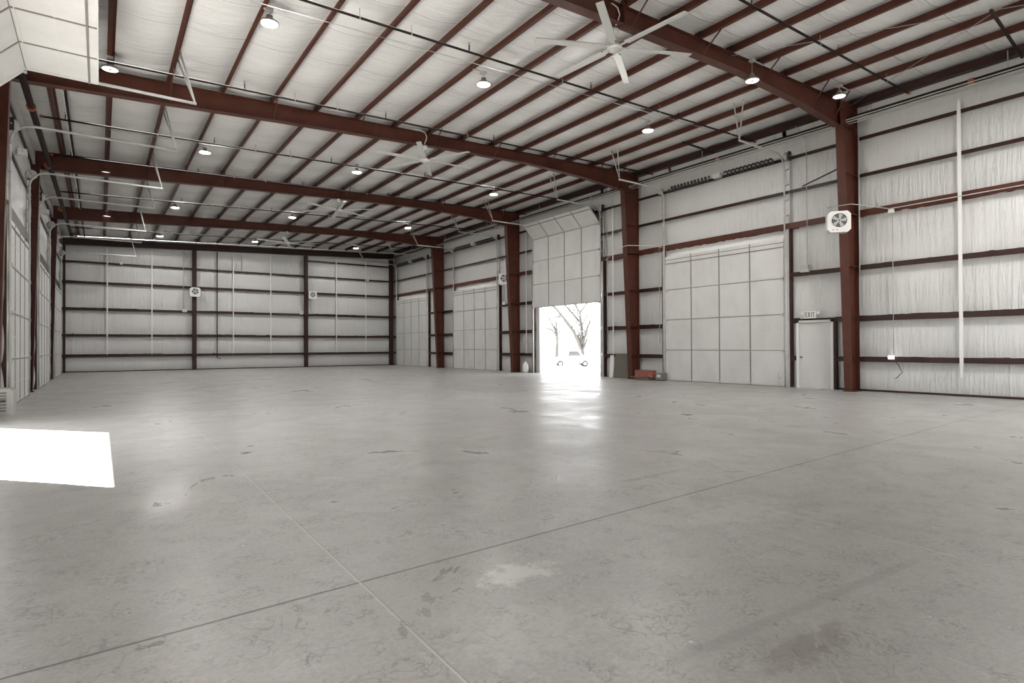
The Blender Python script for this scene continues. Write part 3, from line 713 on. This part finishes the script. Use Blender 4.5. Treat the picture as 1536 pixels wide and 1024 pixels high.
conduit([(18.72, 8.235, 7.75), (18.72, 8.235, 3.6)], .022, 'vertical pipe clipped to the right flange of the biggest column')
conduit([(xw, 15.95, 6.4), (xw, 15.95, 1.5)], .012, 'thin grey conduit just left of the nearest closed right door')
conduit([(xw, 18.95, 6.9), (xw, 18.95, 1.2)], .014, 'thin grey conduit just right of the half-open door')
conduit([(xw, 27.2, 4.9), (xw, 27.2, 3.96)], .02, 'grey conduit below the fan unit near the second closed right door')
conduit([(18.6, 18.9, 5.25), (18.0, 17.6, 5.55), (17.98, 17.0, 5.6), (18.3, 15.9, 5.45), (xw, 15.8, 5.42)], .012, 'pale slack cable crossing in front of the second right column', 'white', 'slack_cable')
conduit([(6.3, YB - .24, 7.7), (6.3, YB - .24, .75), (6.5, YB - .24, .7)], .035, 'dark downpipe on the far wall between its left column and middle', 'pipe', 'drain_pipe')
conduit([(7.81, YB - .24, 7.7), (7.81, YB - .24, 6.6)], .02, 'short conduit hanging from the far wall beam', 'galv')
conduit([(4.35, YB - .24, 7.6), (4.35, YB - .24, 3.95)], .02, 'conduit on the far wall left of its first fan unit', 'galv')
def jbox(loc, s_, label, m_='galv', axis='x'):
    x, y, z = loc; a, b, c_ = s_
    mb = MB(m_).box(x - a / 2, x + a / 2, y - b / 2, y + b / 2, z - c_ / 2, z + c_ / 2)
    if axis == 'x': mb.box(x - a / 2 - .008, x - a / 2, y - b / 2 + .02, y + b / 2 - .02, z - c_ / 2 + .02, z + c_ / 2 - .02)
    else: mb.box(x - a / 2 + .02, x + a / 2 - .02, y - b / 2 - .008, y - b / 2, z - c_ / 2 + .02, z + c_ / 2 - .02)
    return tag(mb.build('junction_box'), label, 'box', 'wall junction boxes')
jbox((xw - .03, 9.9, 3.88), (.1, .26, .22), 'grey junction box on the girt above the exit sign')
jbox((xw - .02, 7.36, 5.27), (.06, .14, .10), 'small white box on the header girt of the near right wall', 'white')
jbox((xw - .02, 7.40, 1.03), (.06, .14, .10), 'small glowing white outlet on the lowest girt of the near right wall', 'glow')
jbox((xw - .02, 27.15, 3.85), (.08, .3, .16), 'white box on the girt below the fan unit beside the second closed right door', 'white')
jbox((4.42, YB - .25, 3.80), (.26, .08, .2), 'grey box on the far wall left of its first column', 'lighttrim', 'y')
jbox((11.72, YB - .25, 3.88), (.26, .08, .26), 'grey box on the far wall left of its second column', 'lighttrim', 'y')
jbox((1.05, YB - .25, 6.56), (.14, .06, .14), 'tiny white box on an upper girt, left part of the far wall', 'white', 'y')
jbox((16.67, YB - .25, 6.5), (.14, .06, .12), 'tiny white box on an upper girt, right part of the far wall', 'white', 'y')
tag(MB('black').tube([(xw, 7.36, .98), (xw - .03, 7.2, .8), (xw - .03, 7.12, .6), (xw - .03, 7.24, .46), (xw - .02, 7.3, .42)], .01, 6).build('loose_cable'), 'loose black cable dangling below the glowing outlet', 'cable')
# ------------------------------------------------------------------ square fan units
def unit(loc, rz, s_, label):
    root = thing('wall_fan_unit', loc, label, 'fan', 'square wall fan units', None, rz)
    h_ = s_ / 2; ch = s_ * .14
    pr = [(-h_ + ch, -h_), (h_ - ch, -h_), (h_, -h_ + ch), (h_, h_ - ch), (h_ - ch, h_), (-h_ + ch, h_), (-h_, h_ - ch), (-h_, -h_ + ch)]
    MB('white').sweep(None, pr, 'x', 0, s_ * .42).build('housing', root)
    d = s_ * .42; rr_ = s_ * .33
    g = MB('black'); g.lathe([(0, d + .002), (rr_, d + .002), (rr_, d + .006), (0, d + .006)], 24, (0, 0, s_ * .06), 'x', False); fo = g.build('fan_opening', root)
    bl = MB('galv')
    for k in range(5):
        a = k * 2 * pi / 5; c_, q = cos(a), sin(a)
        def P(rad, wd, h2): return (h2, rad * c_ - wd * q, s_ * .06 + rad * q + wd * c_)
        bl.hexa([P(.02, -.02, d + .007), P(.02, .02, d + .007), P(rr_ * .9, .07 * s_ * 1.6, d + .009), P(rr_ * .9, -.03, d + .009), P(.02, -.02, d + .010), P(.02, .02, d + .012), P(rr_ * .9, .07 * s_ * 1.6, d + .016), P(rr_ * .9, -.03, d + .012)])
    bl.build('fan_blades', fo)
    gr = MB('galv')
    for q in range(1, 5): gr.lathe([(rr_ * q / 4 - .004, d + .02), (rr_ * q / 4 + .004, d + .02), (rr_ * q / 4 + .004, d + .026), (rr_ * q / 4 - .004, d + .026)], 24, (0, 0, s_ * .06), 'x', False)
    gr.build('guard', fo)
    for k in (-1, 0): MB('trim').lathe([(0, d), (.03 * s_, d), (.03 * s_, d + .01), (0, d + .01)], 10, (0, k * s_ * .16 - s_ * .1, -s_ * .38), 'x').build('control_knob', root)
    MB('galv').box(-.15, 0, -.03, .03, -.05, .05).build('bracket', root)
    return root
unit((17.92, 8.50, 5.02), pi + radians(-35 + 18 - 30) if False else radians(-142), .62, 'white square fan unit mounted on the biggest column at the right')
unit((18.22, 26.42, 5.1), radians(-125), .62, 'white square fan unit left of the half-open door beside the dark column')
unit((4.96, YB - .50, 4.98), radians(-90), .58, 'white square fan unit on the left column of the far wall')
unit((12.42, YB - .45, 5.13), radians(-95), .55, 'white square fan unit right of the second far wall column')

# ------------------------------------------------------------------ things on the floor
root = thing('louvred_box', (-1.66, 16.2, 0), 'grey louvred metal box on the floor at the left edge of the photo', 'box')
mb = MB('galv'); mb.box(-.19, .13, -.12, .5, .0, .56); mb.build('casing', root)
lv = MB('trim')
for k in range(7): z = .09 + k * .062; lv.hexa([(-.17, -.135, z), (.06, -.135, z), (.06, -.12, z + .02), (-.17, -.12, z + .02), (-.17, -.135, z + .012), (.06, -.135, z + .012), (.06, -.12, z + .03), (-.17, -.12, z + .03)])
lv.build('louvre', root)
MB('galv').box(.13, .17, -.13, .5, 0, .53).build('side_rail', root)
MB('black').box(-.17, .05, -.137, -.12, .30, .325).build('slot', root)
root = thing('leaning_panel', (18.68, 17.95, 0), 'dark grey-brown panel leaning on the wall right of the half-open door', 'panel')
MB('cardboard').hexa([(-.12, -.52, 0), (-.09, -.52, 0), (-.09, .52, 0), (-.12, .52, 0), (.03, -.50, 1.06), (.05, -.50, 1.06), (.05, .50, 1.06), (.03, .50, 1.06)]).build('board', root)
root = thing('leaning_panel', (18.72, 18.62, 0), 'narrow white panel leaning beside the dark panel by the half-open door', 'panel')
MB('white').hexa([(-.08, -.13, 0), (-.06, -.13, 0), (-.06, .16, 0), (-.08, .16, 0), (.01, -.06, .98), (.02, -.06, .98), (.02, .16, .98), (.01, .16, .98)]).build('board', root)
tag(MB('cardboard', 'white').box(18.05, 18.45, 15.95, 16.75, 0, .10).box(17.98, 18.4, 16.2, 16.9, 0.10, .14).build('timber_board'), 'pale boards lying under the brick-red stack by the second right column', 'board')
root = thing('brick_stack', (18.25, 16.3, .14), 'brick-red stack lying on pale boards between the column and closed door', 'bricks')
mb = MB('brick')
for r_ in range(2):
    for c_ in range(4): mb.box(-.14, .14, -.46 + c_ * .23 + .005, -.46 + (c_ + 1) * .23 - .005, r_ * .125, r_ * .125 + .118)
mb.build('bricks', root); MB('trim').box(-.15, .15, -.47, .47, .252, .262).build('strap_board', root)
root = thing('tool_box', (18.42, 15.62, 0), 'small grey metal tool box at the end of the brick-red stack', 'box')
MB('trim').box(-.16, .16, -.17, .17, .03, .30).build('case', root); MB('galv').tube([(0, -.1, .3), (0, -.07, .35), (0, .07, .35), (0, .1, .3)], .012, 6).build('handle', root)
MB('lighttrim').box(-.17, -.16, -.09, .09, .13, .24).build('front_plate', root); MB('black').box(-.14, .14, -.15, .15, 0, .03).build('base', root)
root = thing('white_bag', (18.6, 25.0, 0), 'white rounded sack propped in the corner beside the half-open door', 'bag')
mb = MB('white'); mb.lathe([(0, 0), (.13, .0), (.19, .10), (.20, .28), (.15, .45), (.07, .54), (.02, .60), (0, .62)], 18); o = mb.build('sack', root)
o.scale = (.7, 1.1, 1); MB('trim').tube([(.02, .1, .0), (.05, .16, .72)], .015, 6).build('stick', root)
tag(MB('galv').tube([(18.65, 10.75, .3), (18.55, 10.72, .3)], .03, 8).tube([(18.6, 10.78, .06), (18.6, 10.78, .5)], .012, 6).build('door_lock'), 'small metal latch low beside the nearest closed right door', 'latch')

# ------------------------------------------------------------------ outside
def gzf(x): return 0 if x < 22 else -1.1 * min(1, (x - 22) / 26)
mb = MB('gravel')
xs = [-60, XL - .02, XR + .02, 22, 26, 30, 36, 42, 48, 90, 160]
for a, b in zip(xs, xs[1:]):
    mb.grid(1, 1, lambda p, q, a=a, b=b: (a + (b - a) * p, -60 + 220 * q, gzf(a + (b - a) * p) - .03))
tag(mb.build('ground'), 'sunlit pale gravel yard outside the open doors', 'ground', kind='structure')
# pickup truck, seen side-on
tr = thing('pickup_truck', (47.6, 54.3, -1.13), 'white pickup truck parked outside, seen through the half-open door', 'truck', None, None, radians(-35.3))
prof = [(-2.6, .45), (-2.6, 1.15), (-.9, 1.18), (-.75, 1.95), (-.5, 2.03), (.75, 2.03), (1.25, 1.30), (2.35, 1.15), (2.6, .95), (2.6, .45)]
MB('carbody').sweep(None, prof, 'y', -.95, .95).build('body', tr)
MB('glass').hexa([(-.60, -.96, 1.32), (1.0, -.96, 1.32), (1.0, .96, 1.32), (-.60, .96, 1.32), (-.5, -.96, 1.9), (.62, -.96, 1.9), (.62, .96, 1.9), (-.5, .96, 1.9)]).build('windows', tr)
for x in (-1.55, 1.45):
    for s_ in (-1, 1):
        wl = MB('rubber', 'galv'); wl.lathe([(.0, -.12), (.36, -.12), (.39, -.08), (.39, .08), (.36, .12), (0, .12)], 20, (x, s_ * .86, .39), 'y'); wl.k = 1
        wl.lathe([(0, -.13), (.2, -.13), (.2, .13), (0, .13)], 16, (x, s_ * .86, .39), 'y'); wl.build('wheel', tr)
MB('trim').box(-2.72, 2.72, -.8, .8, .42, .62).build('bumper', tr)
def tree(base, s_, label, limbs, seed):
    rnd = random.Random(seed)
    root = thing('bare_tree', base, label, 'tree', 'bare trees outside')
    mb = MB('bark')
    ax = Vector((cos(-.6165), sin(-.6165), 0)); bx = Vector((sin(.6165), cos(.6165), 0))
    def W(a, b, z): return tuple(ax * a * s_ + bx * b * s_ + Vector((0, 0, z * s_)))
    def grow(p, d, L_, rad, n):
        pts = [p]; rs = [rad]; q = Vector(p); dd = Vector(d).normalized()
        for i in range(5):
            dd = (dd + Vector((rnd.uniform(-.16, .16), rnd.uniform(-.16, .16), rnd.uniform(-.05, .16)))).normalized()
            q = q + dd * L_ / 5; pts.append(tuple(q)); rs.append(rad * (1 - .12 * (i + 1)))
            if n > 0 and i > 0 and rnd.random() < .75:
                e = (dd + Vector((rnd.uniform(-.9, .9), rnd.uniform(-.9, .9), rnd.uniform(-.1, .6)))).normalized()
                grow(tuple(q), e, L_ * .55, rs[-1] * .55, n - 1)
        mb.tube(pts, rs, 6)
    for (a, z, r0), chain in limbs:
        pts = [W(a, 0, 0) if z == 0 else W(a, 0, z)] ; rs = [r0 * s_]
        k = 0
        for (a2, z2, r2_) in chain:
            k += 1; b_ = rnd.uniform(-.5, .5) * k * .6
            pts.append(W(a2, b_, z2)); rs.append(r2_ * s_)
        mb.tube(pts, rs, 8)
        for j in range(1, len(pts)):
            d = Vector(pts[j]) - Vector(pts[j - 1])
            for _ in range(3):
                e = (d.normalized() + Vector((rnd.uniform(-.9, .9), rnd.uniform(-.9, .9), rnd.uniform(-.1, .5)))).normalized()
                grow(pts[j], e, 2.0 * s_, rs[j] * .4, 1)
    mb.build('branches', root)
    return root
tree((52.7, 58.3, -1.1), 1.0, 'large bare tree outside, right of centre through the half-open door',
     [((0, 0, .45), [(0, 1.6, .38), (0, 2.6, .34)]),
      ((-.1, 2.4, .26), [(-.43, 3.1, .24), (-1.0, 4.4, .21), (-1.9, 5.5, .20), (-2.6, 6.55, .16), (-3.5, 6.45, .11), (-4.3, 6.3, .06)]),
      ((-2.5, 6.4, .14), [(-3.3, 7.4, .11), (-4.0, 8.2, .08), (-4.6, 9.4, .05)]),
      ((.05, 2.4, .28), [(.1, 3.5, .26), (.07, 5.0, .23), (-.2, 6.0, .20), (-.2, 7.0, .17), (-.6, 8.0, .13), (-.9, 9.6, .08)]),
      ((-.2, 6.9, .13), [(.6, 8.0, .11), (1.2, 9.2, .07)]), ((-.25, 5.8, .15), [(-1.15, 6.85, .13), (-2.0, 7.9, .10), (-2.9, 9.2, .06)]),
      ((.1, 2.4, .2), [(.4, 3.5, .17), (.55, 4.25, .15), (.87, 5.1, .12), (1.3, 5.7, .08)])], 3)
tree((54.4, 65.5, -1.1), 1.0, 'smaller bare tree outside at the left of the half-open doorway',
     [((0, 0, .3), [(0, 2.5, .26), (0, 4.4, .2), (0, 5.5, .13), (-.1, 6.6, .08)]),
      ((0, 4.1, .14), [(-.7, 4.9, .12), (-1.8, 5.2, .09), (-2.6, 5.5, .05)]), ((0, 4.3, .12), [(-.5, 5.5, .1), (-1.1, 6.5, .06)]), ((0, 4.2, .12), [(.6, 4.7, .09), (1.4, 5.4, .05)])], 5)
root = thing('rail_fence', (50, 68, -1.13), 'pale low rail fence outside at the left of the doorway', 'fence', None, None, radians(-35.3))
MB('fence').box(-7, 1.5, -.03, .03, 1.45, 1.6).build('top_rail', root)
MB('fence').box(-7, 1.5, -.03, .03, .75, .85).build('lower_rail', root)
for k in range(6): MB('fence').box(-7 + k * 1.65, -6.88 + k * 1.65, -.06, .06, 0, 1.6).build('post', root)
# pale jamb of the half-open doorway seen outside
tag(MB('lighttrim').box(XR - .0, XR + .22, 24.22, 24.42, 0, 5.0).build('trim_5'), 'pale outer jamb at the left side of the half-open doorway', 'trim', kind='structure')
